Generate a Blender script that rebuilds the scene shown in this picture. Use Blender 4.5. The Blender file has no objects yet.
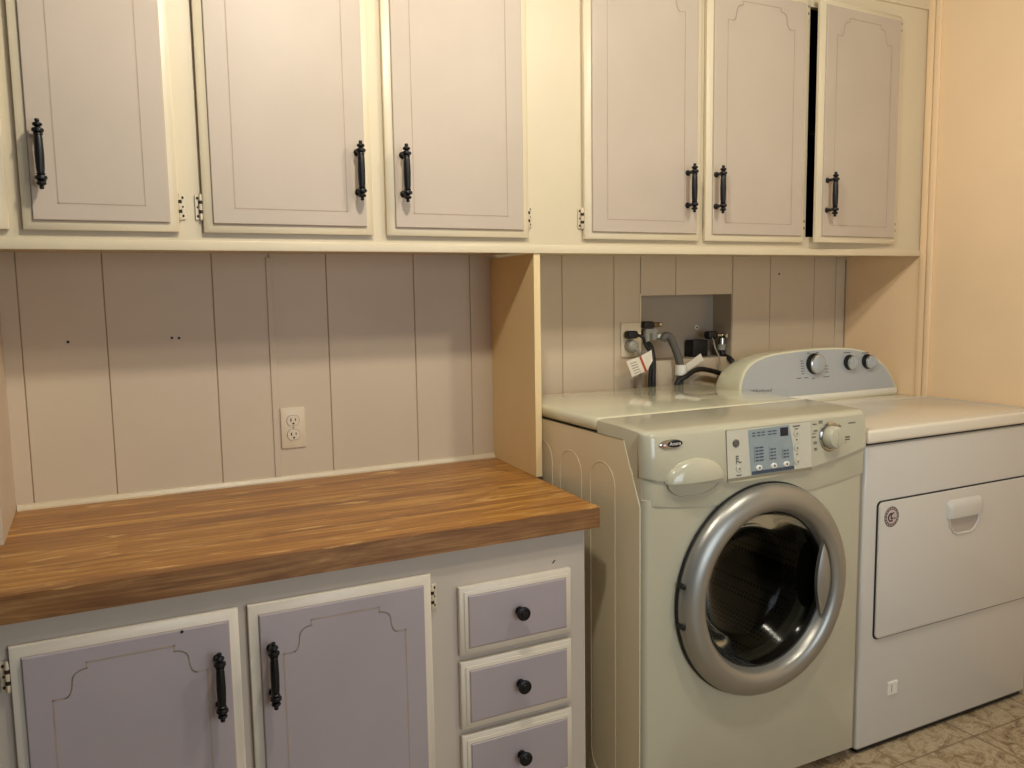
import bpy, bmesh, math, random
from mathutils import Vector, Matrix
random.seed(4)
scene = bpy.context.scene
COL = scene.collection
PI = math.pi

# ------------------------------------------------------------------ materials
def srgb(r, g, b):
    f = lambda c: (c/255/12.92) if c/255 <= .04045 else ((c/255+.055)/1.055)**2.4
    return (f(r), f(g), f(b), 1)

class NT:
    def __init__(s, name):
        s.m = bpy.data.materials.new(name); s.m.use_nodes = True
        s.t = s.m.node_tree; s.t.nodes.clear()
        s.out = s.n('ShaderNodeOutputMaterial'); s.b = s.n('ShaderNodeBsdfPrincipled')
        s.l(s.b.outputs[0], s.out.inputs[0])
    def n(s, typ, **kw):
        nd = s.t.nodes.new(typ)
        for k, v in kw.items():
            if k.startswith('i_'): nd.inputs[k[2:].replace('_', ' ')].default_value = v
            else: setattr(nd, k, v)
        return nd
    def l(s, a, b): s.t.links.new(a, b)
    def math(s, op, a, b=None, c=None):
        nd = s.n('ShaderNodeMath', operation=op)
        for i, v in enumerate((a, b, c)):
            if v is None: continue
            if isinstance(v, (int, float)): nd.inputs[i].default_value = v
            else: s.l(v, nd.inputs[i])
        return nd.outputs[0]
    def ramp(s, fac, stops):
        r = s.n('ShaderNodeValToRGB'); e = r.color_ramp.elements
        while len(e) < len(stops): e.new(.5)
        for el, (p, c) in zip(e, stops): el.position = p; el.color = c
        s.l(fac, r.inputs[0]); return r.outputs[0]
    def mix(s, f, a, b, blend='MIX'):
        nd = s.n('ShaderNodeMix', data_type='RGBA', blend_type=blend)
        for i, v in ((0, f), (6, a), (7, b)):
            if isinstance(v, (int, float, tuple)): nd.inputs[i].default_value = v
            else: s.l(v, nd.inputs[i])
        return nd.outputs[2]
    def coord(s, scale=(1, 1, 1)):
        g = s.n('ShaderNodeNewGeometry'); mp = s.n('ShaderNodeMapping'); mp.inputs['Scale'].default_value = scale
        s.l(g.outputs['Position'], mp.inputs[0]); return mp.outputs[0]
    def noise(s, vec, scale, detail=4, rough=.5, dist=0):
        nd = s.n('ShaderNodeTexNoise'); nd.inputs['Scale'].default_value = scale
        nd.inputs['Detail'].default_value = detail; nd.inputs['Roughness'].default_value = rough
        nd.inputs['Distortion'].default_value = dist; s.l(vec, nd.inputs['Vector']); return nd.outputs['Fac']
    def bump(s, h, strength, dist=.002):
        nd = s.n('ShaderNodeBump'); nd.inputs['Strength'].default_value = strength
        nd.inputs['Distance'].default_value = dist; s.l(h, nd.inputs['Height']); s.l(nd.outputs[0], s.b.inputs['Normal'])

def paint(name, c, rough=.5, var=.06, scale=6, metal=0, coat=0, bump=.15, bscale=90, spec=.5):
    m = NT(name); v = m.coord()
    f = m.noise(v, scale, 3)
    lo = tuple(x*(1-var) for x in c[:3])+(1,); hi = tuple(min(1, x*(1+var)) for x in c[:3])+(1,)
    m.l(m.ramp(f, [(.3, lo), (.7, hi)]), m.b.inputs['Base Color'])
    m.b.inputs['Roughness'].default_value = rough; m.b.inputs['Metallic'].default_value = metal
    m.b.inputs['Specular IOR Level'].default_value = spec
    if coat: m.b.inputs['Coat Weight'].default_value = coat; m.b.inputs['Coat Roughness'].default_value = .08
    if bump: m.bump(m.noise(v, bscale, 2), bump, .001)
    return m.m

M = {}
M['trim'] = paint('cream_trim_paint', srgb(220, 204, 170), .38, .03, 5, bump=.2, bscale=60)
M['divider'] = paint('divider_paint', srgb(236, 208, 152), .5, .03, 4, bump=.2, bscale=50)
M['frame'] = paint('cream_frame_paint', srgb(213, 197, 163), .42, .03, 4, bump=.2, bscale=50)
M['door'] = paint('greige_door_paint', srgb(190, 174, 154), .46, .035, 5, bump=.12, bscale=70, spec=.35)
M['line'] = paint('routed_line_and_step_shade', srgb(172, 150, 126), .6, .08, 20, bump=0)
M['base'] = paint('base_frame_dimmed', srgb(197, 184, 166), .42, .03, 4, bump=.2, bscale=50)  # frame cream again, greyer and cooler to paint in the dimmer light
M['base_door'] = paint('base_door_dimmed', srgb(170, 158, 157), .42, .04, 5, bump=.12, bscale=70)  # same paint as the upper doors, greyed to imitate light falloff
M['base_trim'] = paint('base_bevel_paint', srgb(218, 206, 184), .38, .03, 5, bump=.2, bscale=60)
M['panel'] = paint('wall_panel_paint', srgb(206, 187, 158), .5, .04, 3, bump=.25, bscale=35)
M['wall_r'] = paint('side_wall_paint', srgb(244, 212, 168), .6, .03, 3, bump=.25, bscale=45)
M['gap'] = paint('panel_gap_shadow', srgb(170, 148, 120), .8, .05, 10, bump=0)
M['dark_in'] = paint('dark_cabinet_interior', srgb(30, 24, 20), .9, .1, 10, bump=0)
M['wall_far'] = paint('far_wall_paint', srgb(96, 102, 114), .7, .03, 3, bump=.2)
M['ceil'] = paint('ceiling_paint', srgb(120, 122, 126), .8, .03, 3, bump=.3)
M['iron'] = paint('black_iron', srgb(20, 19, 19), .38, .2, 40, metal=.3, bump=.3, bscale=160)
M['hinge'] = paint('painted_hinge', srgb(215, 200, 168), .35, .1, 60, metal=.2)
M['hinge_dark'] = paint('hinge_bare_metal', srgb(60, 45, 32), .4, .2, 60, metal=.6)
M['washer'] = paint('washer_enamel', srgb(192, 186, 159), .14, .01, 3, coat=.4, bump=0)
M['washer_top_lit'] = paint('washer_top_enamel_lit', srgb(226, 222, 190), .12, .01, 3, coat=.5, bump=0)  # washer enamel lightened so the top looks lit
M['dryer_top_lit'] = paint('dryer_top_enamel_lit', srgb(232, 222, 198), .2, .01, 3, coat=.3, bump=0)  # dryer enamel brightened in place of light falling on the top
M['recess'] = paint('handle_recess_shade', srgb(184, 174, 158), .4, .01, 3, bump=0)  # recess tone darkened to stand in for shade under the hood
M['void'] = paint('dark_void', srgb(6, 6, 5), 1, .05, 10, bump=0, spec=0)
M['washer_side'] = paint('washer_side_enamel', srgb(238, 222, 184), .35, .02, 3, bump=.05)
M['washer_highlight'] = paint('washer_seam_highlight', srgb(232, 224, 190), .35, .02, 3, bump=0)  # pale tone painted as the highlight along panel seams
M['washer_dark'] = paint('washer_seam_shadow', srgb(140, 130, 104), .5, .02, 3, bump=0)
M['dryer'] = paint('dryer_enamel', srgb(210, 204, 190), .25, .01, 3, coat=.35, bump=0)
M['silver'] = paint('silver_plastic', srgb(164, 161, 150), .36, .02, 6, metal=.7, bump=0)
M['chrome'] = paint('chrome', srgb(190, 188, 180), .15, .03, 10, metal=1, bump=0)
M['black'] = paint('black_rubber', srgb(14, 13, 12), .5, .1, 20, bump=.1)
M['gasket'] = paint('door_gasket', srgb(62, 60, 52), .5, .1, 20, bump=.1)
M['greyconsole'] = paint('grey_console', srgb(180, 185, 184), .4, .02, 4, metal=.15, bump=0)
M['module'] = paint('control_panel_plastic', srgb(203, 199, 177), .3, .01, 6, bump=0)
M['white'] = paint('white_plastic', srgb(236, 232, 215), .3, .02, 6, bump=0)
M['lcd'] = paint('display_panel', srgb(146, 158, 158), .3, .06, 30, bump=0)
M['lcd_mark'] = paint('display_dark_print', srgb(62, 74, 88), .4, .1, 60, bump=0)
M['print'] = paint('grey_print', srgb(96, 92, 84), .5, .05, 60, bump=0)
M['screen'] = paint('dark_screen', srgb(26, 32, 46), .15, .1, 20, bump=0)
M['badge_red'] = paint('badge_red', srgb(150, 104, 88), .4, .1, 60, bump=0)
M['red'] = paint('red_print', srgb(178, 66, 40), .5, .05, 60, bump=0)
M['paper'] = paint('paper', srgb(228, 218, 196), .7, .05, 60, bump=.2)
M['brass'] = paint('brass_valve', srgb(120, 96, 66), .35, .2, 50, metal=.7)
M['grey_hose'] = paint('grey_hose', srgb(92, 88, 80), .5, .08, 40, bump=.2)
M['grey_plastic'] = paint('grey_plastic', srgb(150, 146, 132), .45, .08, 40, bump=.1)
M['outlet'] = paint('outlet_plastic', srgb(222, 205, 172), .35, .02, 20, bump=0)
M['sticker'] = paint('sticker_ring', srgb(112, 98, 88), .5, .25, 260, bump=0)
M['sticker_in'] = paint('sticker_face', srgb(208, 186, 178), .5, .05, 60, bump=0)
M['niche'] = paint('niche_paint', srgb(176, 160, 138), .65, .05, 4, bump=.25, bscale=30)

def wood(name, edge=False):
    m = NT(name)
    g = m.n('ShaderNodeNewGeometry'); sp = m.n('ShaderNodeSeparateXYZ'); m.l(g.outputs['Position'], sp.inputs[0])
    X, Y, Z = sp.outputs
    if not edge:
        s = m.math('DIVIDE', Y, .0385); row = m.math('FLOOR', s)
        wn = m.n('ShaderNodeTexWhiteNoise', noise_dimensions='1D'); m.l(row, wn.inputs['W'])
        xs = m.math('FLOOR', m.math('ADD', m.math('DIVIDE', X, 1.1), m.math('MULTIPLY', wn.outputs[0], 7)))
        cb = m.n('ShaderNodeCombineXYZ'); m.l(xs, cb.inputs[0]); m.l(row, cb.inputs[1])
        w2 = m.n('ShaderNodeTexWhiteNoise', noise_dimensions='2D'); m.l(cb.outputs[0], w2.inputs['Vector'])
        def sc(x, y, d=1.0):
            off = m.n('ShaderNodeCombineXYZ'); m.l(m.math('ADD', X, m.math('MULTIPLY', w2.outputs[0], 5)), off.inputs[0]); m.l(Y, off.inputs[1])
            mp = m.n('ShaderNodeMapping'); mp.inputs['Scale'].default_value = (x, y, 1); m.l(off.outputs[0], mp.inputs[0]); return mp.outputs[0]
        def sc0(x, y):
            mp = m.n('ShaderNodeMapping'); mp.inputs['Scale'].default_value = (x, y, 1); m.l(g.outputs['Position'], mp.inputs[0]); return mp.outputs[0]
        g0 = m.noise(sc0(.55, 17), 1.0, 4, .6, .25)      # broad continuous streaks
        g1 = m.noise(sc(1.3, 62), 1.2, 6, .68, .5)
        g2 = m.noise(sc0(4.5, 30), 1.0, 5, .6, 1.3)
        c = m.ramp(g0, [(.34, srgb(128, 80, 26)), (.44, srgb(172, 118, 46)), (.54, srgb(196, 143, 60)), (.66, srgb(222, 174, 90))])
        c = m.mix(.35, c, m.ramp(w2.outputs[0], [(0, srgb(170, 116, 62)), (1, srgb(220, 168, 96))]))
        c = m.mix(.85, c, m.ramp(g1, [(.34, srgb(166, 124, 82)), (.5, srgb(238, 224, 200)), (.66, srgb(255, 250, 232))]), 'MULTIPLY')
        c = m.mix(m.ramp(g2, [(.56, (0, 0, 0, 1)), (.68, (.75, .75, .75, 1))]), c, srgb(232, 186, 112))
        c = m.mix(m.ramp(g2, [(.32, (.8, .8, .8, 1)), (.44, (0, 0, 0, 1))]), c, srgb(124, 76, 34))
        m.b.inputs['Roughness'].default_value = .34
        m.bump(g1, .08, .001)
    else:
        mp = m.n('ShaderNodeMapping'); mp.inputs['Scale'].default_value = (3.2, 3.2, 60); m.l(g.outputs['Position'], mp.inputs[0])
        g1 = m.noise(mp.outputs[0], 1.0, 6, .68, 1.3)
        mp2 = m.n('ShaderNodeMapping'); mp2.inputs['Scale'].default_value = (3.2, 3, 9); m.l(g.outputs['Position'], mp2.inputs[0])
        g2 = m.noise(mp2.outputs[0], 1.3, 4, .5, 1.0)
        c = m.ramp(g1, [(.28, srgb(104, 70, 38)), (.48, srgb(140, 100, 58)), (.62, srgb(166, 126, 78)), (.8, srgb(198, 160, 112))])
        c = m.mix(.6, c, m.ramp(g2, [(.35, srgb(176, 140, 100)), (.65, srgb(255, 246, 236))]), 'MULTIPLY')
        m.b.inputs['Roughness'].default_value = .4
        m.bump(g1, .08, .001)
    m.l(c, m.b.inputs['Base Color'])
    return m.m
M['wood'] = wood('butcher_block_laminate'); M['wood_edge'] = wood('butcher_block_edge', True)

def floor_mat():
    m = NT('stone_vinyl_tile')
    g = m.n('ShaderNodeNewGeometry'); mp = m.n('ShaderNodeMapping'); mp.inputs['Location'].default_value = (-.815+3.05, .838+3.05, 0)
    m.l(g.outputs['Position'], mp.inputs[0])
    br = m.n('ShaderNodeTexBrick', offset=0.0, squash=1.0); m.l(mp.outputs[0], br.inputs['Vector'])
    for k, v in (('Scale', 1), ('Brick Width', .305), ('Row Height', .305), ('Mortar Size', .0035), ('Mortar Smooth', .3), ('Bias', 0)):
        br.inputs[k].default_value = v
    br.inputs['Color1'].default_value = (.1, .1, .1, 1); br.inputs['Color2'].default_value = (.9, .9, .9, 1); br.inputs['Mortar'].default_value = (.5, .5, .5, 1)
    off = m.n('ShaderNodeVectorMath', operation='MULTIPLY_ADD'); m.l(br.outputs['Color'], off.inputs[0]); off.inputs[1].default_value = (3, 5, 0); m.l(mp.outputs[0], off.inputs[2])
    n1 = m.noise(off.outputs[0], 11, 6, .65, 2.2); n2 = m.noise(off.outputs[0], 38, 6, .7, 3.0)
    c = m.ramp(n1, [(.34, srgb(100, 78, 50)), (.44, srgb(150, 126, 90)), (.56, srgb(186, 166, 132)), (.72, srgb(142, 124, 96))])
    c = m.mix(m.ramp(n2, [(.5, (0, 0, 0, 1)), (.66, (.75, .75, .75, 1))]), c, srgb(206, 192, 164))
    c = m.mix(m.ramp(n2, [(.3, (.6, .6, .6, 1)), (.42, (0, 0, 0, 1))]), c, srgb(104, 82, 56))
    c = m.mix(m.math('MULTIPLY', br.outputs['Fac'], .7), c, srgb(116, 94, 64))
    m.l(c, m.b.inputs['Base Color']); m.b.inputs['Roughness'].default_value = .45
    m.bump(n2, .15, .001)
    return m.m
M['floor'] = floor_mat()

def glass_mat():
    m = NT('smoky_door_glass')
    tr = m.n('ShaderNodeBsdfTransparent'); tr.inputs[0].default_value = (.56, .55, .46, 1)
    gl = m.n('ShaderNodeBsdfGlossy'); gl.inputs['Roughness'].default_value = .12; gl.inputs[0].default_value = (.9, .9, .85, 1)
    fr = m.n('ShaderNodeFresnel'); fr.inputs[0].default_value = 1.18
    mx = m.n('ShaderNodeMixShader'); m.l(fr.outputs[0], mx.inputs[0]); m.l(tr.outputs[0], mx.inputs[1]); m.l(gl.outputs[0], mx.inputs[2])
    m.l(mx.outputs[0], m.out.inputs[0]); m.t.nodes.remove(m.b)
    return m.m
M['glass'] = glass_mat()

def drum_mat():
    m = NT('perforated_drum_steel')
    g = m.n('ShaderNodeNewGeometry'); mp = m.n('ShaderNodeMapping'); mp.inputs['Rotation'].default_value = (0, .6, 0)
    m.l(g.outputs['Position'], mp.inputs[0])
    v = m.n('ShaderNodeTexVoronoi', distance='EUCLIDEAN'); v.inputs['Scale'].default_value = 75; v.inputs['Randomness'].default_value = 0
    m.l(mp.outputs[0], v.inputs['Vector'])
    m.l(m.ramp(v.outputs['Distance'], [(.28, srgb(26, 24, 20)), (.36, srgb(120, 112, 96))]), m.b.inputs['Base Color'])
    m.b.inputs['Metallic'].default_value = .2; m.b.inputs['Roughness'].default_value = .4
    return m.m
M['drum'] = drum_mat()

# ------------------------------------------------------------------ mesh builder
class MB:
    def __init__(s): s.bm = bmesh.new(); s.mats = []
    def mi(s, m):
        m = M[m] if isinstance(m, str) else m
        if m not in s.mats: s.mats.append(m)
        return s.mats.index(m)
    def merge(s, b, m):
        i = s.mi(m)
        for f in b.faces: f.material_index = i
        me = bpy.data.meshes.new('t'); b.to_mesh(me); b.free(); s.bm.from_mesh(me); bpy.data.meshes.remove(me)
        return s
    def box(s, m, x0, x1, y0, y1, z0, z1, bev=0, seg=2, mat=None):
        b = bmesh.new()
        bmesh.ops.create_cube(b, size=1)
        for v in b.verts:
            v.co = Vector((x0+(v.co.x+.5)*(x1-x0), y0+(v.co.y+.5)*(y1-y0), z0+(v.co.z+.5)*(z1-z0)))
        if bev: bmesh.ops.bevel(b, geom=list(b.edges), offset=bev, segments=seg, profile=.5, affect='EDGES')
        if mat: bmesh.ops.transform(b, matrix=mat, verts=b.verts)
        return s.merge(b, m)
    def poly(s, m, pts):
        b = bmesh.new(); b.faces.new([b.verts.new(p) for p in pts]); return s.merge(b, m)
    def hexa(s, m, p):          # 8 points: bottom ring 4, top ring 4
        b = bmesh.new(); v = [b.verts.new(q) for q in p]
        for f in ((3, 2, 1, 0), (4, 5, 6, 7), (0, 1, 5, 4), (1, 2, 6, 5), (2, 3, 7, 6), (3, 0, 4, 7)): b.faces.new([v[i] for i in f])
        bmesh.ops.recalc_face_normals(b, faces=b.faces); return s.merge(b, m)
    def loft(s, m, rings, cap=True, close=True):
        b = bmesh.new(); R = [[b.verts.new(p) for p in r] for r in rings]; n = len(rings[0])
        for a, c in zip(R, R[1:]):
            for i in range(n if close else n-1):
                j = (i+1) % n
                try: b.faces.new((a[i], a[j], c[j], c[i]))
                except ValueError: pass
        if cap:
            b.faces.new(list(reversed(R[0]))); b.faces.new(R[-1])
        bmesh.ops.remove_doubles(b, verts=b.verts, dist=1e-6)
        bmesh.ops.recalc_face_normals(b, faces=b.faces); return s.merge(b, m)
    def prism(s, m, out, axis, a, c, bev=0, seg=2):
        """out: 2-D outline; axis y: (x,z); axis x: (y,z); axis z: (x,y)"""
        P = {'y': lambda p, t: (p[0], t, p[1]), 'x': lambda p, t: (t, p[0], p[1]), 'z': lambda p, t: (p[0], p[1], t)}[axis]
        b = bmesh.new(); A = [b.verts.new(P(p, a)) for p in out]; C_ = [b.verts.new(P(p, c)) for p in out]; n = len(out)
        b.faces.new(A); b.faces.new(list(reversed(C_)))
        for i in range(n): b.faces.new((A[i], C_[i], C_[(i+1) % n], A[(i+1) % n]))
        bmesh.ops.recalc_face_normals(b, faces=b.faces)
        if bev:
            E = [e for e in b.edges if (e.verts[0] in A) == (e.verts[1] in A)]
            bmesh.ops.bevel(b, geom=E, offset=bev, segments=seg, profile=.5, affect='EDGES')
        return s.merge(b, m)
    def tube(s, m, pts, r, n=10, sub=0, cap=True):
        P = [Vector(p) for p in pts]
        if sub:
            Q = []
            for i in range(len(P)-1):
                p0, p1, p2, p3 = P[max(i-1, 0)], P[i], P[i+1], P[min(i+2, len(P)-1)]
                for k in range(sub):
                    t = k/sub
                    Q.append(.5*((2*p1)+(-p0+p2)*t+(2*p0-5*p1+4*p2-p3)*t*t+(-p0+3*p1-3*p2+p3)*t**3))
            Q.append(P[-1]); P = Q
        rings = []; up = None
        for i, p in enumerate(P):
            d = (P[min(i+1, len(P)-1)]-P[max(i-1, 0)]).normalized()
            if up is None: up = d.orthogonal().normalized()
            up = (up-d*up.dot(d)).normalized(); sd = d.cross(up)
            rr = r(i/(len(P)-1)) if callable(r) else r
            rings.append([p+(up*math.cos(a)+sd*math.sin(a))*rr for a in [k*2*PI/n for k in range(n)]])
        return s.loft(m, rings, cap)
    def lathe(s, m, prof, axis='z', c=(0, 0, 0), n=24, cap=False, sq=None):
        """prof: list of (radius, height)"""
        rings = []
        for r, h in prof:
            ring = []
            for k in range(n):
                a = k*2*PI/n; u, v = r*math.cos(a), r*math.sin(a)
                if sq: u *= sq[0]; v *= sq[1]
                q = {'z': (u, v, h), 'y': (u, h, v), 'x': (h, u, v)}[axis]
                ring.append((c[0]+q[0], c[1]+q[1], c[2]+q[2]))
            rings.append(ring)
        return s.loft(m, rings, cap)
    def ribbon(s, m, pts, w, y, t=.0006):
        """thin flat line along (x,z) points on a front at y"""
        for (a, b_) in zip(pts, pts[1:]):
            dx, dz = b_[0]-a[0], b_[1]-a[1]; L = math.hypot(dx, dz)
            if L < 1e-6: continue
            nx, nz = -dz/L*w/2, dx/L*w/2; ex, ez = dx/L*w/2, dz/L*w/2
            s.poly(m, [(a[0]-ex-nx, y, a[1]-ez-nz), (b_[0]+ex-nx, y, b_[1]+ez-nz), (b_[0]+ex+nx, y, b_[1]+ez+nz), (a[0]-ex+nx, y, a[1]-ez+nz)])
        return s
    def build(s, name, parent=None, origin=None, local=False, angle=32, kind=None):
        me = bpy.data.meshes.new(name)
        for e in s.bm.edges:
            if len(e.link_faces) == 2 and e.calc_face_angle(0) > math.radians(angle): e.smooth = False
        for f in s.bm.faces: f.smooth = True
        po = Vector(parent['_o']) if parent is not None and '_o' in parent else Vector((0, 0, 0))
        o = Vector(origin) if origin is not None else (po if not local else Vector((0, 0, 0)))
        if not local:
            for v in s.bm.verts: v.co -= o
        s.bm.to_mesh(me); s.bm.free()
        for m in s.mats: me.materials.append(m)
        ob = bpy.data.objects.new(name, me); COL.objects.link(ob)
        if parent is not None: ob.parent = parent; ob.location = (o-po) if not local else (0, 0, 0)
        else: ob.location = o
        ob['_o'] = tuple(o) if not local else (0, 0, 0)
        if kind: ob['kind'] = kind
        return ob

def thing(name, label, cat, loc, group=None):
    o = bpy.data.objects.new(name, None); COL.objects.link(o); o.location = loc; o['_o'] = tuple(loc)
    o.empty_display_size = .05; o['label'] = label; o['category'] = cat
    if group: o['group'] = group
    return o
def tag(o, label, cat, group=None):
    o['label'] = label; o['category'] = cat
    if group: o['group'] = group
    return o

# ------------------------------------------------------------------ key dimensions (metres)
XR, XL = 1.488, -1.80          # side walls
HC = .79                        # counter top
CB = 1.395                      # wall cabinet underside
CD = .316                       # wall cabinet depth
CEIL = 2.32

# ------------------------------------------------------------------ setting
fl = MB().box('floor', XL-.05, XR+.05, -3.6, .15, -.05, 0).build('floor', kind='structure')
ce = MB().box('ceil', XL-.05, XR+.05, -3.6, .15, CEIL, CEIL+.05).build('ceiling', kind='structure')

wb = MB()
NX0, NX1, NZ0, NZ1 = .547, .935, 1.055, 1.275
cuts = [XL, -1.42, -1.232, -1.049, -.795, -.651, -.498, -.245, -.069, .247, .441, .545, .690, .938, 1.112, 1.328, 1.44, XR]
G = .0022
for a, b_ in zip(cuts, cuts[1:]):
    x0, x1 = a+G/2, b_-G/2
    if x0 > NX0-.01 and x1 < NX1+.01:
        wb.box('panel', max(x0, NX0), min(x1, NX1), 0, .012, NZ1, CEIL, .0012, 1)
        wb.box('panel', max(x0, NX0)-.001, min(x1, NX1)+.001, 0, .012, 0, NZ0)
    else:
        wb.box('panel', x0, x1, 0, .012, 0, CEIL, .0012, 1)
# backing with the plumbing recess
wb.box('gap', XL, NX0, .003, .11, 0, CEIL); wb.box('gap', NX1+.001, XR, .003, .11, 0, CEIL)
wb.box('gap', NX0, NX1, .003, .11, NZ1+.001, CEIL); wb.box('gap', NX0, NX1, .003, .11, 0, NZ0-.001)
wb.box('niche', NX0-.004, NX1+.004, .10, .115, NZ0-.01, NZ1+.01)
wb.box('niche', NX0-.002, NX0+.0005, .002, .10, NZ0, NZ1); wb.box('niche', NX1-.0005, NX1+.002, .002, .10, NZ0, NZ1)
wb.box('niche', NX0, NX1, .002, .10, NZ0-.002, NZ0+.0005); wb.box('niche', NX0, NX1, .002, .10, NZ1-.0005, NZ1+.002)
wallb = wb.build('wall_back', kind='structure')
for i, (x, z) in enumerate([(-1.134, 1.19), (-.9, 1.191), (-.883, 1.19), (1.153, 1.344)]):
    MB().lathe('black', [(0, 0), (.0034, 0), (.0034, .0012), (0, .0012)], 'y', (x, -.0012, z), 10).build('nail_hole', wallb)
rc = MB(); rc.prism('trim', [(NX0-.006, NZ0), (NX0-.006, NZ1+.006), (NX0, NZ1+.006), (NX0, NZ0)], 'y', -.002, .004)
rc.build('recess_edge', wallb)
MB().box('wall_r', XR, XR+.05, -3.6, .11, 0, CEIL).build('wall_right', kind='structure')
MB().box('wall_far', XL-.05, XL, -3.6, .11, 0, CEIL).build('wall_left', kind='structure')
MB().box('wall_far', XL-.05, XR+.05, -3.65, -3.6, 0, CEIL).build('wall_front', kind='structure')
# battens and mouldings
MB().box('panel', -.659, -.643, -.004, 0, HC+.012, CB, .0015, 1).build('trim_1', kind='structure')
MB().prism('trim', [(0, HC), (-.012, HC), (-.012, HC+.004), (-.007, HC+.012), (0, HC+.0135)], 'x', -1.268, -.001).build('trim_2', kind='structure')
t3 = MB()
t3.box('wall_r', XR-.007, XR, -.347, -.321, 0, CEIL, .0025, 2)
t3.box('wall_r', XR-.011, XR, -.372, -.351, 0, CEIL, .004, 2)
t3.build('trim_3', kind='structure')
MB().box('gap', XR-.003, XR, -.006, 0, HC, CB, .001, 1).build('trim_4', kind='structure')
MB().box('panel', 1.437, 1.452, -.004, 0, .3, CB, .0015, 1).build('trim_5', kind='structure')
MB().lathe('brass', [(0, 0), (.004, 0), (.004, -.002), (0, -.002)], 'x', (XR, -.92, .945), 10).build('trim_6', kind='structure')

# side panels either side of the counter
def side_panel(xb, xf, th, label, mat='divider', y1=-.001):
    m = MB()
    z0, z1 = HC+.0005, CB-.0005
    m.hexa(mat, [(xb, y1, z0), (xb+th, y1, z0), (xf+th, -CD, z0), (xf, -CD, z0), (xb, y1, z1), (xb+th, y1, z1), (xf+th, -CD, z1), (xf, -CD, z1)])
    o = m.build('side_panel', origin=((xb+xf)/2, -CD/2, HC)); tag(o, label, 'panel', None); return o
side_panel(0, -.0216, .019, 'cream vertical panel between the wooden counter and the washer')
side_panel(-1.289, -1.289, .019, 'cream vertical panel standing at the left end of the wooden counter', 'panel')

# ------------------------------------------------------------------ cabinet door kit
def rect(x0, x1, z0, z1, y): return [(x0, y, z0), (x1, y, z0), (x1, y, z1), (x0, y, z1)]
def door_mesh(w, h, face, bevel, ogee=True, ox=0, shoulder=.104, side=.063, bot=.053, top=.047, th=.022, ins=.021):
    """local: x from ox to ox+w, z 0..h, front towards -y"""
    m = MB(); x0, x1 = ox, ox+w
    def ring(i, y): return rect(x0+i, x1-i, i, h-i, -y)
    m.loft(bevel, [ring(0, 0), ring(0, .0095), ring(.0015, .0108), ring(ins*.62, .0145), ring(ins*.9, .0165)], cap=False)
    m.loft(face, [ring(ins*.9, .0165), ring(ins*.93, .0212), ring(ins, th)], cap=False)
    m.poly(face, ring(ins, th)); m.poly(bevel, rect(x0, x1, 0, h, 0)[::-1])
    m.loft('line', [ring(ins*.86, .0167), ring(ins*.905, .0169)], cap=False)  # dark line at the foot of the step, painted as its shadow
    yl = -th-.0005
    L, R, B, T = x0+side, x1-side, bot, h-top
    if ogee:
        S = h-shoulder
        def corner(xc, sg):
            p = [(0, S), (.020*sg, S)]
            for k in range(1, 7):      # convex scoop
                a = k/6*PI/2; p.append(((.020+.012*math.sin(a))*sg, S+.030*(1-math.cos(a))))
            for k in range(1, 7):
                a = k/6*PI/2; p.append(((.032+.024*(1-math.cos(a)))*sg, S+.030+(T-S-.030-.011)*math.sin(a)))
            p.append((.056*sg, T)); return [(xc+a, b_) for a, b_ in p]
        pl = [(L, B)]+corner(L, 1)+list(reversed(corner(R, -1)))+[(R, B), (L, B)]
    else: pl = [(L, B), (L, T), (R, T), (R, B), (L, B)]
    m.ribbon('line', pl, .0022, yl)
    return m

def pull_mesh():
    m = MB(); s = .0315
    prof = [(0, .0685), (.0032, .0675), (.0036, .064), (.0026, .062), (.0066, .059), (.0072, .0565), (.0062, .054), (.0036, .0525),
            (.0040, .0515), (.0085, .0485), (.0090, .0455), (.0082, .0425), (.0048, .0405), (.0062, .0395), (.0066, .0375), (.0054, .036), (.0062, .030), (.0068, 0)]
    prof = [(r*1.28, h) for r, h in prof]; full = prof+[(r, -h) for r, h in reversed(prof[:-1])]
    m.lathe('iron', full, 'z', (0, -s, 0), 14)
    for sg in (1, -1):
        m.lathe('iron', [(.0085, 0), (.008, -.003), (.0048, -.005), (.0044, -s)], 'y', (0, 0, .0455*sg), 12)
    return m
PULL = None
def add_pull(parent, x, z, y=-.022):
    global PULL
    if PULL is None:
        mb = pull_mesh(); o = mb.build('handle', parent, local=True); PULL = o.data
    else:
        o = bpy.data.objects.new('handle', PULL); COL.objects.link(o); o.parent = parent
    o.location = (x, y, z); return o
HINGE = {}
def add_hinge(parent, x, z, side):
    """side +1: leaf lies on the frame to the right of the door edge"""
    if side not in HINGE:
        m = MB(); s = side
        m.box('hinge', min(0, .013*s), max(0, .013*s), -.0022, 0, -.0225, .0225, .0006, 1)
        m.lathe('hinge', [(0, .024), (.003, .023), (.0042, .016), (.0042, .004), (.0042, -.006), (.0042, -.016), (.003, -.023), (0, -.024)], 'z', (0.0015*s, -.006, 0), 10)
        for z_ in (.0055, -.0115): m.lathe('hinge_dark', [(.0045, z_), (.0045, z_+.006)], 'z', (0.0015*s, -.006, 0), 10)
        for z_ in (.016, -.016): m.lathe('hinge_dark', [(0, 0), (.0026, 0), (.0026, -.001), (0, -.001)], 'y', (.008*s, -.0022, z_), 8)
        m.lathe('hinge_dark', [(0, 0), (.002, 0), (.002, -.001), (0, -.001)], 'y', (.008*s, -.0022, 0.0), 8)
        o = m.build('hinge', parent, local=True); HINGE[side] = o.data
    else:
        o = bpy.data.objects.new('hinge', HINGE[side]); COL.objects.link(o); o.parent = parent
    o.location = (x, 0, z); o.scale = (1, 1, 1.22); return o

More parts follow.
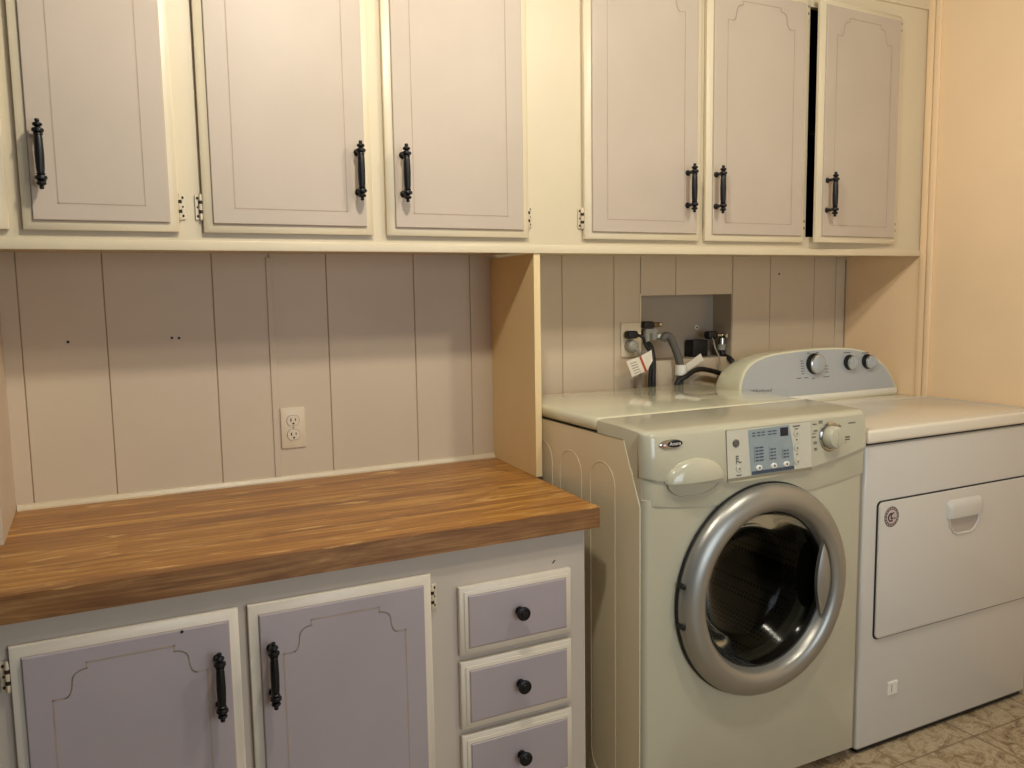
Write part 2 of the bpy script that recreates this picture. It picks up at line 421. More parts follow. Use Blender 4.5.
# ------------------------------------------------------------------ wall cabinet
wc = thing('wall_cabinet', 'long cream wall cabinet with greige doors above the counter and washer', 'cabinet', (XR-1.6, -CD/2, CB))
doors = [(-1.60, -1.214, 'R'), (-1.190, -.896, 'R'), (-.846, -.462, 'L'), (-.428, -.043, 'R'), (.129, .520, 'L'), (.541, .930, 'R'), (.960, 1.343, 'R')]
DZ0, DZ1 = 1.434, 2.166
ff = MB(); cx0, cx1, cz1 = XL+.002, XR-.001, CEIL-.002
op = [(-1.585, -1.235), (-1.170, -.915), (-.825, -.482), (-.408, -.062), (.150, .505), (.560, .900), (.952, 1.325)]
oz0, oz1 = 1.452, 2.15
xs = [cx0]+[v for o in op for v in o]+[cx1]
for a, b_ in zip(xs[0::2], xs[1::2]): ff.box('frame', a, b_, -CD, -CD+.019, oz0, oz1)
ff.box('frame', cx0, cx1, -CD, -CD+.019, CB+.004, oz0); ff.box('frame', cx0, cx1, -CD, -CD+.019, oz1, cz1)
ff.build('face_frame', wc)
MB().box('trim', cx0, cx1, -CD-.006, -CD, CB, CB+.022, .002, 2).build('bottom_rail', wc)
MB().box('frame', cx0, cx1, -CD-.007, -CD, 2.208, cz1, .002, 1).build('top_rail', wc)
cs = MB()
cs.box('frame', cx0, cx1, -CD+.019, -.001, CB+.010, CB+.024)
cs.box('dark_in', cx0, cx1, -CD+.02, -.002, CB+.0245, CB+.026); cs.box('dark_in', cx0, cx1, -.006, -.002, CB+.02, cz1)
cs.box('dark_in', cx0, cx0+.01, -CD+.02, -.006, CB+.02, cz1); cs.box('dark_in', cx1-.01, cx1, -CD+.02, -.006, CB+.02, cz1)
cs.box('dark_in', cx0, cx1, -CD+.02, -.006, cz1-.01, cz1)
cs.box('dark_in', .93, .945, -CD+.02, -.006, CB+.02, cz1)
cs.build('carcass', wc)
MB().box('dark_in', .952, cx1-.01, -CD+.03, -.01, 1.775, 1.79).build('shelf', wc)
for i, (a, b_, hs) in enumerate(doors):
    yb = -CD-.004
    if i == 6:
        mb = door_mesh(b_-a+.004, DZ1-DZ0, 'door', 'trim', ox=-(b_-a+.004)); o = mb.build('door', wc, local=True)
        o.location = Vector((b_, yb, DZ0))-wc.location; o.rotation_euler.z = math.radians(3.4)
        hx = -(b_-a)+.030; ex = 0; o['label'] = 'cabinet door standing slightly ajar'
    else:
        mb = door_mesh(b_-a, DZ1-DZ0, 'door', 'trim', side=.066 if i in (1, 2, 3, 4, 5) else .063); o = mb.build('door', wc, local=True)
        o.location = Vector((a, yb, DZ0))-wc.location
        w = b_-a; hx = {1: .040, 2: .346, 3: .039, 4: .337, 5: .028}.get(i, .04); ex = w if hs == 'R' else 0
    add_pull(o, hx, .144)
    s = 1 if hs == 'R' else -1
    if i:
        for z in (.055, .70): h = add_hinge(o, ex+.002*s, z, s)
    for h in [c for c in o.children if c.name.startswith('hinge')]: h.location.y = .002

# ------------------------------------------------------------------ base cabinet
BF = -.645
bc = thing('base_cabinet', 'painted base cabinet with two doors and three drawers under the wooden counter', 'cabinet', (-.9, -.32, 0))
bx0, bx1, bz = XL+.002, -.073, .7405
b = MB()
bop = [(-1.225, -.880, .15, .675), (-.825, -.49, .15, .675), (-.385, -.13, .17, .64)]
xs = [bx0, -1.225, -.880, -.825, -.49, -.385, -.13, bx1]
for a, c in zip(xs[0::2], xs[1::2]): b.box('base', a, c, BF, BF+.019, .15, .64)
b.box('base', bx0, bx1, BF, BF+.019, .1, .15); b.box('base', bx0, bx1, BF, BF+.019, .64, bz)
for z in (.489, .318): b.box('base', -.385, -.13, BF, BF+.019, z-.020, z+.020)
b.build('face_frame', bc)
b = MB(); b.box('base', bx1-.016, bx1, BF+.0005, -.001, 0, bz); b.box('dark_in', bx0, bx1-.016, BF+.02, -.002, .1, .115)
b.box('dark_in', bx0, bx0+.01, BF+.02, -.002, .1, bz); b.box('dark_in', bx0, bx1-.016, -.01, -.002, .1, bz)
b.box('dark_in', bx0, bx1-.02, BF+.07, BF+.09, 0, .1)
b.build('carcass', bc)
MB().box('base_trim', bx1-.0015, bx1+.001, BF-.001, BF+.003, .02, bz).build('edge_strip', bc)
BZ0, BZ1 = .130, .695
for (a, c, hs, hx, side) in ((-1.243, -.861, 'L', .339, .062), (-.843, -.464, 'R', .038, .063)):
    mb = door_mesh(c-a, BZ1-BZ0, 'base_door', 'base_trim', shoulder=.105, side=side, top=.046)
    o = mb.build('door', bc, local=True); o.location = Vector((a, BF-.002, BZ0))-bc.location
    add_pull(o, hx, .433)
    s = 1 if hs == 'R' else -1; ex = (c-a) if s > 0 else 0
    for z in (.512, .06): h = add_hinge(o, ex+.003*s, z, s); h.location.y = .0
for z0, z1 in ((.497, .652), (.325, .481), (.153, .310)):
    w = .283; h = z1-z0
    m = MB(); ring = lambda i, y: rect(i, w-i, i, h-i, -y)
    m.loft('base_trim', [ring(0, 0), ring(0, .010), ring(.002, .0115), ring(.010, .014), ring(.0105, .016), ring(.017, .0185)], cap=False)
    m.loft('line', [ring(.017, .0186), ring(.0185, .0186)], cap=False)  # step shadow painted as a dark line round the drawer face
    m.loft('base_door', [ring(.0185, .0186), ring(.020, .0205), ring(.022, .021)], cap=False); m.poly('base_door', ring(.022, .021))
    m.poly('base_trim', rect(0, w, 0, h, 0)[::-1])
    o = m.build('drawer', bc, local=True); o.location = Vector((-.399, BF-.002, z0))-bc.location
    k = MB(); k.lathe('iron', [(.010, 0), (.010, -.003), (.0055, -.005), (.0055, -.015), (.0145, -.018), (.016, -.022), (.0155, -.026), (.0120, -.0275), (.0115, -.0262), (.0075, -.0262), (.006, -.0285), (0, -.029)], 'y', n=24)
    kb = k.build('knob', o, local=True); kb.location = (w/2, -.021, h*.53)
MB().ribbon('black', [(-.157, .667), (-.152, .672)], .003, BF-.0006).build('scuff_mark', bc)
MB().lathe('black', [(0, 0), (.003, 0), (.003, -.0008), (0, -.0008)], 'y', (-.964, BF-.0242, .673), 8).build('nail_hole', bc)

# ------------------------------------------------------------------ counter
ct = MB()
cz0 = .741
top = [(XL+.003, -.668), (-.042, -.668), (-.001, -.001), (XL+.003, -.001)]
ct.prism('wood_edge', top, 'z', cz0, HC-.0012)
ct.prism('wood', [(p[0]+(0 if p[0] < -1 else -.0003), p[1]+(.0004 if p[1] < -.5 else 0)) for p in top], 'z', HC-.0012, HC)
tag(ct.build('countertop', origin=(-.9, -.33, cz0)), 'thick butcher-block wooden countertop on the base cabinet', 'countertop')

# ------------------------------------------------------------------ outlets
def outlet(name, cx, cz, w, h, label, y=-.0002, rec=True):
    t = thing(name, label, 'outlet', (cx, y, cz))
    MB().box('outlet', cx-w/2, cx+w/2, y-.006, y, cz-h/2, cz+h/2, .0025, 2).build('cover_plate', t)
    if rec:
        for s in (1, -1):
            zc = cz+s*.0195; m = MB()
            out = []
            for k in range(24):
                a = k*2*PI/24; out.append((cx+.0165*math.cos(a), zc+max(-.0135, min(.0135, .0165*math.sin(a)))))
            m.prism('line', [(cx+(p[0]-cx)*1.09, zc+(p[1]-zc)*1.09) for p in out], 'y', y-.0068, y-.005)
            m.prism('outlet', out, 'y', y-.0085, y-.005)
            m.box('black', cx-.0078, cx-.0048, y-.0090, y-.008, zc-.002, zc+.0065); m.box('black', cx+.0048, cx+.0072, y-.0090, y-.008, zc-.001, zc+.006)
            m.lathe('black', [(0, 0), (.0028, 0), (.0028, -.0005), (0, -.0005)], 'y', (cx, y-.0085, zc-.0078), 10)
            m.build('receptacle', t)
        MB().lathe('grey_plastic', [(.003, 0), (.003, -.001), (0, -.0013)], 'y', (cx, y-.006, cz), 10).build('screw', t)
    return t
outlet('wall_outlet', -.606, .935, .066, .112, 'cream duplex wall outlet above the wooden counter')
to = outlet('wall_outlet', .503, 1.131, .074, .114, 'cream wall outlet behind the washer with plugs in it', rec=False)
for s in (1, -1):
    MB().prism('white', [(.503+.0165*math.cos(k*PI/12), 1.131+s*.0195+max(-.0135, min(.0135, .0165*math.sin(k*PI/12)))) for k in range(24)], 'y', -.0087, -.005).build('receptacle', to)

# ------------------------------------------------------------------ washer
WX0, WX1 = .020, .722; WB = -.075; WF = -.762
wa = thing('washing_machine', 'white front-loading washer with round silver porthole door beside the counter', 'washing machine', ((WX0+WX1)/2, -.42, 0))
DC = (.362, .558)          # door centre (x, z)
sh = MB()
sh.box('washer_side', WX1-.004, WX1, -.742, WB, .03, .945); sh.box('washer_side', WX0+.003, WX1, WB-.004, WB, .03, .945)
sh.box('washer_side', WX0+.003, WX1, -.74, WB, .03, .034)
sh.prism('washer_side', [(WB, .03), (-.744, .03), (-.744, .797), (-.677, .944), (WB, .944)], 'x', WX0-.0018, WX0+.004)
sh.tube('washer_highlight', [(WX0-.002, -.744, .04), (WX0-.002, -.744, .797), (WX0-.002, -.677, .944)], .001, 6)
sh.tube('washer_dark', [(WX0-.002, -.677, .945), (WX0-.002, WB-.02, .945)], .0008, 6)
def arch(yl, yr, zt, zb, zbr):
    r = abs(yr-yl)/2; yc = (yl+yr)/2
    left = [(yl, zb)]; arc = [(yc+r*math.cos(a), zt-r+r*math.sin(a)) for a in [k*PI/12 for k in range(13)]]
    p = [(yl, zb), (yl, zt-r)]+[q for q in arc]+[(yr, zbr)]
    return p
for yl, yr, zt in ((-.230, -.335, .884), (-.378, -.487, .880), (-.530, -.641, .877)):
    r = (yl-yr)/2; yc = (yl+yr)/2
    p = [(yl, .11)]+[(yc+r*math.cos(k*PI/14), zt-r+r*math.sin(k*PI/14)) for k in range(15)]+[(yr, .11)]
    p += [(yc+r*math.cos(a), .11+r*math.sin(a)) for a in [PI+k*PI/8 for k in range(1, 8)]]+[(yl, .11)]
    sh.tube('washer_side', [(WX0-.0019, a, z) for a, z in p], .0013, 6, cap=False)
sh.box('washer', WX0+.0015, WX0+.006, -.7435, -.62, .775, .9452)
sh.build('cabinet_shell', wa)
# front panel with round opening
def plate_hole(m, mat, x0, x1, z0, z1, c, r, yf, yb, rc_=.016, N=64):
    inner, outer, mid = [], [], []
    for k in range(N):
        a = k*2*PI/N; dx, dz = math.cos(a), math.sin(a)
        tx = ((x1-c[0])/dx if dx > 1e-9 else (x0-c[0])/dx if dx < -1e-9 else 9); tz = ((z1-c[1])/dz if dz > 1e-9 else (z0-c[1])/dz if dz < -1e-9 else 9)
        t = min(tx, tz); outer.append([c[0]+dx*t, c[1]+dz*t]); inner.append((c[0]+dx*r, c[1]+dz*r))
    for cx_, cz_ in ((x0, z0), (x1, z0), (x1, z1), (x0, z1)):
        k = min(range(N), key=lambda i: (outer[i][0]-cx_)**2+(outer[i][1]-cz_)**2); outer[k] = [cx_, cz_]
    def clampf(p, i): return (min(max(p[0], x0+i), x1-i), min(max(p[1], z0+i*.4), z1))
    rings = [[(p[0], yb, p[1]) for p in inner], [(p[0], yf, p[1]) for p in inner]]
    steps = 5
    for k in range(steps+1):
        a = k/steps*PI/2; i = rc_*(1-math.sin(a)); y = yf+rc_*(1-math.cos(a))
        rings.append([(clampf(p, i)[0], y, clampf(p, i)[1]) for p in outer])
    rings.append([(p[0], yb, p[1]) for p in outer])
    m.loft(mat, rings, cap=False)
fp = MB(); plate_hole(fp, 'washer', WX0, WX1, .032, .815, DC, .222, -.760, -.742, .014); fp.build('front_panel', wa, angle=50)
# fascia band and console: sections lofted along x
def interp(pts, x):
    for (a, b_), (c, d) in zip(pts, pts[1:]):
        if x <= c:
            t = (x-a)/(c-a); t = t*t*(3-2*t) if False else t; return b_+(d-b_)*t
    return pts[-1][1]
def parab(zl, zm, zr, xm=.36):
    def f(x):
        if x < xm: t = (xm-x)/(xm-WX0); return zm+(zl-zm)*t*t
        t = (x-xm)/(WX1-xm); return zm+(zr-zm)*t*t
    return f
seam1 = parab(.864, .831, .876, .33); seam2 = parab(.803, .772, .803, .37)
def xsec():
    xs = []
    for k in range(9): xs.append(WX0+.030*(1-math.cos(k/8*PI/2)))
    for k in range(1, 40): xs.append(WX0+.030+(WX1-.008-WX0-.030)*k/40)
    for k in range(9): xs.append(WX1-.008+.008*math.sin(k/8*PI/2))
    return xs
def back(x):      # how far the front recedes at rounded ends
    d = x-WX0; r = .030; o = 0
    if d < r: o = r-math.sqrt(max(0, r*r-(r-d)**2))
    e = WX1-x; r = .008
    if e < r: o = max(o, r-math.sqrt(max(0, r*r-(r-e)**2)))
    return o
m = MB(); rings = []
for x in xsec():
    bk = back(x); yf = -.763+bk; zb = seam2(x); zt = seam1(x)+.004
    rings.append([(x, -.70, zt), (x, -.70, zb+.002), (x, yf+.006, zb), (x, yf+.001, zb+.0015), (x, yf, zb+.005), (x, yf, zt)])
m.loft('washer', rings); m.build('lower_fascia', wa, angle=50)
def cy(z): return -.7700+(z-.84)/(.96-.84)*.0085     # console face leans back
m = MB(); rings = []
for x in xsec():
    bk = back(x); zb = seam1(x)
    e = .004*(bk/.030)
    rings.append([(x, -.56, .945), (x, -.56, .9785-e), (x, -.66, .9775-e), (x, -.735, .9735-e), (x, -.752+bk*.6, .9705-e), (x, -.7585+bk*.9, .9660-e), (x, cy(.958)+bk, .958-e),
                  (x, cy(zb+.006)+bk, zb+.006), (x, cy(zb)+.0022+bk, zb+.0012), (x, cy(zb)+.006+bk, zb), (x, -.745+bk*.3, zb), (x, -.68, .90)])
m.loft('washer', rings); m.build('console', wa, angle=50)
# vertical split and raised right module
m = MB()
def face_strip(m, mat, x0, x1, z0f, z1, off, nx=14):
    top, bot = [], []
    for k in range(nx+1):
        x = x0+(x1-x0)*k/nx; zb = z0f(x) if callable(z0f) else z0f
        top.append((x, cy(z1)-off, z1)); bot.append((x, cy(zb)-off, zb))
    outer = bot+top[::-1]; inn = [(p[0], p[1]+off+.002, p[2]) for p in outer]
    m.loft(mat, [inn, outer], cap=False)
    for k in range(nx): m.poly(mat, [bot[k], bot[k+1], top[k+1], top[k]])
    return m
face_strip(m, 'washer', .2545, WX1-.003, lambda x: seam1(x)+.001, .9605, .0022)
m.build('control_module', wa)
cp = MB(); face_strip(cp, 'washer_dark', .2515, .5245, .836, .9585, .0026, 1); face_strip(cp, 'module', .2523, .5237, .8433, .9577, .0030, 1); CPM = cp
SH = .0115
def onface(x, z, off): return (x-SH, cy(z)-off, z)
def mark(m, mat, x0, x1, z0, z1, off): m.poly(mat, [onface(x0, z0, off), onface(x1, z0, off), onface(x1, z1, off), onface(x0, z1, off)])
dp = MB()
dp.poly('lcd', [onface(.334, .843, .0034), onface(.476, .8435, .0034), onface(.473, .905, .0034), onface(.463, .956, .0034), onface(.329, .954, .0034)])
mark(dp, 'screen', .432, .458, .930, .951, .0040)
mark(dp, 'lcd_mark', .337, .474, .8445, .853, .0037)
for row, z in enumerate((.944, .937)):
    for x in ((.342, .352), (.358, .368), (.372, .382), (.392, .404), (.406, .420)): mark(dp, 'lcd_mark', x[0], x[1], z, z+.0028, .0039)
for cx_, n in ((.350, 5), (.398, 4), (.440, 3)):
    for k in range(n):
        z = .876+k*.0078; mark(dp, 'lcd_mark', cx_, cx_+.010, z, z+.0034, .0039); mark(dp, 'lcd_mark', cx_+.012, cx_+(.026 if n == 5 else .018), z, z+.0034, .0039)
    mark(dp, 'lcd_mark', cx_-.004, cx_-.003, .874, .876+n*.0078, .0038)
dp.build('display', wa)
for cx_ in (.360, .408, .449):
    b = MB(); b.lathe('white', [(.0102, 0), (.0102, -.001), (.0085, -.0025), (0, -.003)], 'y', (cx_-SH, cy(.860)-.0035, .860), 20, sq=(1, .68))
    b.lathe('lcd_mark', [(0, 0), (.003, 0)], 'y', (cx_-SH, cy(.860)-.0068, .860), 8); b.build('button', wa)
b = MB(); b.lathe('chrome', [(.0105, 0), (.0105, -.001), (.009, -.0022)], 'y', (.291-SH, cy(.926)-.003, .926), 20); b.lathe('print', [(.009, 0), (.0085, -.0005), (0, -.0005)], 'y', (.291-SH, cy(.926)-.0052, .926), 20); b.build('start_button', wa)
pm = CPM
for (x, z) in ((.298, .864), (.486, .932), (.486, .896), (.486, .862)):
    b = MB(); b.lathe('washer_dark', [(.0098, 0), (.0092, -.0006)], 'y', (x-SH, cy(z)-.0031, z), 20); b.lathe('module', [(.0092, -.0004), (.008, -.0015), (0, -.002)], 'y', (x-SH, cy(z)-.0031, z), 20)
    b.lathe('print', [(0, 0), (.0022, 0)], 'y', (x-SH, cy(z)-.0056, z), 8); b.build('button', wa)
for (x0, x1, z, t) in ((.290, .298, .893, .003), (.290, .298, .887, .003), (.290, .298, .881, .003), (.298, .306, .878, .003), (.289, .291, .876, .02),
                    (.289, .305, .847, .003), (.474, .498, .949, .0035), (.480, .492, .943, .002), (.483, .489, .915, .003), (.483, .489, .879, .003)):
    mark(pm, 'print', x0, x1, z, z+t, .0036)
# marks round the dial
for (x0, x1, z, t) in ((.522+.02, .556, .948, .003), (.563, .577, .954, .003), (.563, .577, .950, .0025), (.516+.03, .558, .931+.0, .0035),
                    (.540, .552, .925, .002), (.538, .552, .916, .003), (.543, .555, .903, .003), (.543, .555, .899, .0025), (.545, .555, .887, .003), (.545, .555, .883, .0025),
                    (.668, .694, .941, .003), (.630, .636, .938, .004), (.636, .642, .935, .004), (.640, .672, .905, .0045), (.640, .672, .899, .0035), (.645, .648, .892, .003), (.655, .658, .892, .003)):
    mark(pm, 'print', x0, x1, z, z+t, .0027 if x0 > .537 else .0036)
pm.build('control_panel', wa)
k = MB(); kc = (.590, .9135)
k.lathe('chrome', [(.038, 0), (.038, -.003), (.0345, -.0055), (.031, -.0055), (.030, -.002), (.028, -.002)], 'y', (kc[0], cy(kc[1])-.002, kc[1]), 36)
k.build('dial_ring', wa)
k = MB(); k.lathe('washer', [(.0295, -.001), (.0295, -.010), (.028, -.022), (.0245, -.027), (.012, -.029), (0, -.0295)], 'y', (kc[0], cy(kc[1])-.002, kc[1]), 36)
k.box('washer', kc[0]-.0035, kc[0]+.0035, cy(kc[1])-.033, cy(kc[1])-.02, kc[1]-.021, kc[1]+.021, .002, 2)
k.build('dial', wa)
# dispenser hood
h = MB(); rings = []; hc = (.158, .851)
NA, NB = 28, 9
for j in range(NB+1):
    p = j/NB*PI/2; R_ = math.cos(p); d = math.sin(p)
    rings.append([(hc[0]+.086*R_*math.cos(a), cy(hc[1])+.004-.027*d**.8, hc[1]+.052*R_*math.sin(a)) for a in [k*PI/NA for k in range(NA+1)]])
h.loft('washer', rings, cap=False, close=False)
h.poly('washer_dark', [(r[0][0], r[0][1], r[0][2]) for r in rings]+[(r[-1][0], r[-1][1], r[-1][2]) for r in reversed(rings)])
h.build('dispenser_handle', wa, angle=60)
h = MB()
pts = [(hc[0]+.078*math.cos(a), hc[1]-.038*math.sin(a)) for a in [k*PI/20 for k in range(21)]]
h.poly('washer', [(x, -.7665+.0, z) for x, z in pts][::-1])
h.tube('washer', [(x, -.7668, z) for x, z in pts], .002, 8)
h.build('grip_recess', wa)
# badge
bd = MB(); bx_, bz_ = .0895, .9415
bd.lathe('chrome', [(.0335, 0), (.0335, -.0015), (.031, -.003), (0, -.0032)], 'y', (bx_, cy(bz_)-.0003, bz_), 32, sq=(1, .33))
bd.lathe('screen', [(.021, 0), (.0205, -.0012), (0, -.0014)], 'y', (bx_+.010, cy(bz_)-.0034, bz_+.0008), 28, sq=(1, .42))
bd.lathe('badge_red', [(.0070, 0), (.0065, -.001), (0, -.0011)], 'y', (bx_-.020, cy(bz_)-.0034, bz_), 20, sq=(1, .9))
bd.lathe('white', [(.0036, 0), (0, -.0003)], 'y', (bx_-.019, cy(bz_)-.0046, bz_-.0005), 14, sq=(1.2, .7))
bd.build('badge', wa)
def text(body, size, loc, mat, parent, name, rot=(PI/2, 0, 0), shear=0):
    c = bpy.data.curves.new(name, 'FONT'); c.body = body; c.size = size; c.align_x = 'CENTER'; c.align_y = 'CENTER'; c.extrude = .0001; c.shear = shear
    t = bpy.data.objects.new(name, c); COL.objects.link(t)
    dg = bpy.context.evaluated_depsgraph_get(); me = bpy.data.meshes.new_from_object(t.evaluated_get(dg)); bpy.data.objects.remove(t)
    me.materials.clear(); me.materials.append(M[mat])
    o = bpy.data.objects.new(name, me); COL.objects.link(o); o.rotation_euler = rot
    o.parent = parent; o.location = Vector(loc)-Vector(parent['_o']); return o
text('Amana', .0115, (bx_+.010, cy(bz_)-.0051, bz_+.001), 'white', wa, 'lettering')
# top lid
ld = MB(); ld.box('washer_top_lit', WX0, WX1, -.557, WB+.01, .9455, .9800, .015, 5)
ld.tube('washer_highlight', [(WX0+.03, -.5585, .9785), (WX1-.015, -.5585, .9785)], .0008, 6); ld.build('top', wa)
for x in (.07, .67):
    for y in (-.70, -.13):
        MB().lathe('black', [(0, 0), (.02, 0), (.02, .008), (.008, .012), (.008, .032)], 'z', (x, y, 0), 14).build('foot', wa)
# drum
dr = MB(); c3 = (DC[0], 0, DC[1])
dr.lathe('drum', [(.215, -.70), (.228, -.66), (.228, -.34), (.215, -.31), (.09, -.30), (.085, -.315), (0, -.32)], 'y', c3, 64)
for a in (PI/2+.3, PI/2+.3+2*PI/3, PI/2+.3+4*PI/3):
    p = [(DC[0]+math.cos(a)*.215, y, DC[1]+math.sin(a)*.215) for y in (-.66, -.50, -.34)]
    dr.tube('gasket', p, .024, 10)
dr.build('drum', wa)
g = MB(); g.lathe('gasket', [(.221, -.757), (.221, -.745), (.205, -.738), (.200, -.745), (.192, -.742), (.190, -.720), (.200, -.705), (.228, -.700)], 'y', c3, 64); g.build('gasket', wa)
c4 = (DC[0]+.012, 0, DC[1]-.008)
# porthole door
dd = MB()
dd.lathe('black', [(.205, -.7605), (.267, -.7605), (.2705, -.764), (.2695, -.769), (.260, -.771)], 'y', c4, 96)
dd.build('door_rim', wa)
rg = MB()
rg.lathe('silver', [(.262, -.766), (.2672, -.770), (.2675, -.777), (.265, -.785), (.259, -.793), (.250, -.800), (.238, -.8055), (.224, -.807), (.211, -.803), (.2045, -.795), (.199, -.783), (.196, -.768)], 'y', c4, 96)
rg.build('door_ring', wa, angle=60)
for z in (.607, .509):
    MB().box('black', .1045, .114, -.794, -.770, z-.006, z+.006, .002, 1).build('ring_notch', wa)
gl = MB(); gl.lathe('glass', [(.193, -.772), (.190, -.764), (.180, -.745), (.160, -.722), (.148, -.700), (.135, -.688), (.08, -.680), (0, -.677)], 'y', c4, 64); gl.build('door_glass', wa, angle=60)
gr = MB(); gr.lathe('black', [(.199, -.775), (.194, -.772), (.191, -.760), (.196, -.755)], 'y', c4, 64)
gr.build('glass_surround', wa)
pk = MB()
th0, th1 = -.50, .46
def vesica(mat, m, ri, ro, y, bulge, n=20, yb=None):
    fr = []
    for k in range(n+1):
        t = k/n; a = th0+(th1-th0)*t
        o_ = (DC[0]+ro*math.cos(a), DC[1]+ro*math.sin(a))
        e0 = (DC[0]+ro*math.cos(th0), DC[1]+ro*math.sin(th0)); e1 = (DC[0]+ro*math.cos(th1), DC[1]+ro*math.sin(th1))
        s = math.sin(t*PI)
        i_ = (e0[0]+(e1[0]-e0[0])*t-bulge*s, e0[1]+(e1[1]-e0[1])*t)
        fr.append((i_, o_, s))
    cols = []
    for (i_, o_, s) in fr:
        row = []
        for j in range(7):
            u = j/6; row.append((i_[0]+(o_[0]-i_[0])*u, y+.004*(1-s)-.006*math.sin(u*PI)*s, i_[1]+(o_[1]-i_[1])*u))
        cols.append(row)
    m.loft(mat, cols, cap=False, close=False)
    side = [c[0] for c in cols]; m.loft(mat, [side, [(p[0]+.002, p[1]+.012, p[2]) for p in side]], cap=False, close=False)
vesica('silver', pk, .15, .204, -.803, .022)
pk.build('door_handle', wa, angle=50)
bp = MB(); rings = []
for k in range(25):
    a = k*2*PI/24
    rings.append((DC[0]+.160+.034*math.cos(a), -.7635, DC[1]+.002+.086*math.sin(a)))
bp.poly('void', rings[:-1]); bp.build('handle_pocket', wa)

# ------------------------------------------------------------------ dryer
RX0, RX1 = .737, 1.485; RF = -.757; RT = .914
dy = thing('dryer', 'white clothes dryer with grey arched control console in the corner by the right wall', 'dryer', ((RX0+RX1)/2, -.42, 0))
b = MB(); b.box('dryer', RX0, RX1, RF+.003, -.06, .014, .872, .010, 3); b.box('black', RX0+.012, RX1-.012, RF+.012, -.07, .003, .016); b.build('cabinet_body', dy)  # black box under the body stands in for the shadow beneath
b = MB(); b.box('black', RX0+.006, RX1-.006, RF+.010, -.07, .868, .880); b.box('dryer_top_lit', RX0-.001, RX1+.001, RF-.006, -.355, .8775, RT, .009, 4)
b.box('dryer_top_lit', RX0, RX1, -.352, -.06, .8775, RT-.003, .006, 3)
b.build('top', dy)
b = MB(); b.tube('dryer', [(RX0+.02, -.742, RT-.001), (RX1-.012, -.742, RT-.001), (RX1-.012, -.375, RT-.001), (RX0+.01, -.375, RT-.001)], .0028, 8); b.build('top_rim', dy)
def rrect(x0, x1, z0, z1, r, n=6):
    p = []
    for cx_, cz_, a0 in ((x1-r, z1-r, 0), (x0+r, z1-r, PI/2), (x0+r, z0+r, PI), (x1-r, z0+r, 3*PI/2)):
        for k in range(n+1):
            a = a0+k/n*PI/2; p.append((cx_+r*math.cos(a), cz_+r*math.sin(a)))
    return p
b = MB(); b.prism('black', rrect(.786, RX1-.012, .326, .716, .016), 'y', RF-.0004, RF+.004); b.build('door_gap', dy)
b = MB(); b.prism('dryer', rrect(.7895, RX1-.0155, .3295, .7125, .014), 'y', RF-.005, RF+.004, .002, 2); b.build('door', dy)
hd = MB(); f = RF-.005
# hood above, scooped pocket below
def hood(x0, x1, z0, z1, out):
    prof = [(0, z1+.003), (out*.55, z1-.003), (out*.9, z1-.012), (out, z1-.020), (out*1.02, z0+.004), (out*.95, z0), (0, z0)]
    rings = []
    for (x, s) in ((x0-.003, 0), (x0, .45), (x0+.005, .85), (x0+.013, 1), (x1-.013, 1), (x1-.005, .85), (x1, .45), (x1+.003, 0)):
        rings.append([(x, f-o_*s, z if s == 1 else z0+(z-z0)*(.88+.12*s)) for o_, z in prof])
    return rings
hd.loft('dryer', hood(1.067, 1.214, .632, .681, .013)); hd.build('door_handle', dy, angle=50)
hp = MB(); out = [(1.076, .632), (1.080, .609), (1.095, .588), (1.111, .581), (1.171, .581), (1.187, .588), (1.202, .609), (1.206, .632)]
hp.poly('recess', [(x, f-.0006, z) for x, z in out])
hp.tube('dryer', [(x, f-.001, z) for x, z in out], .0032, 8)
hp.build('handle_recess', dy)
st = MB(); st.lathe('sticker', [(.0285, 0), (.0285, -.0006), (0, -.0006)], 'y', (.836, f-.0001, .669), 32); st.lathe('sticker_in', [(.0195, 0), (.0195, -.0004), (0, -.0004)], 'y', (.836, f-.0007, .669), 28)
for k in range(16):
    a = k*2*PI/16+.1; x, z = .836+.024*math.cos(a), .669+.024*math.sin(a)
    st.box('sticker_in', x-.0014, x+.0014, f-.0010, f-.0006, z-.0018, z+.0018)
arc = lambda cx_, cz_, r, a0, a1, n=12: [(cx_+r*math.cos(a0+(a1-a0)*k/n), f-.0016, cz_+r*math.sin(a0+(a1-a0)*k/n)) for k in range(n+1)]
st.tube('black', arc(.8325, .668, .0105, PI*.35, PI*1.65), .0018, 6); st.tube('black', arc(.8415, .670, .0095, PI*.45, PI*1.3), .0016, 6)
st.tube('black', [(.8315, f-.0016, .666), (.8495, f-.0016, .664)], .0014, 6)
st.build('round_sticker', dy)
lb = MB(); lb.box('white', .853, .891, RF-.0005, RF+.004, .150, .188, .001, 1); lb.box('grey_plastic', .866, .869, RF-.0009, RF, .158, .180); lb.box('white', .853, .891, RF-.0016, RF, .180, .1875, .0008, 1); lb.build('small_label', dy)
for x in (.79, 1.42):
    for y in (-.70, -.12): MB().lathe('black', [(0, 0), (.018, 0), (.018, .010), (.008, .014), (.008, .026)], 'z', (x, y, 0), 14).build('foot', dy)
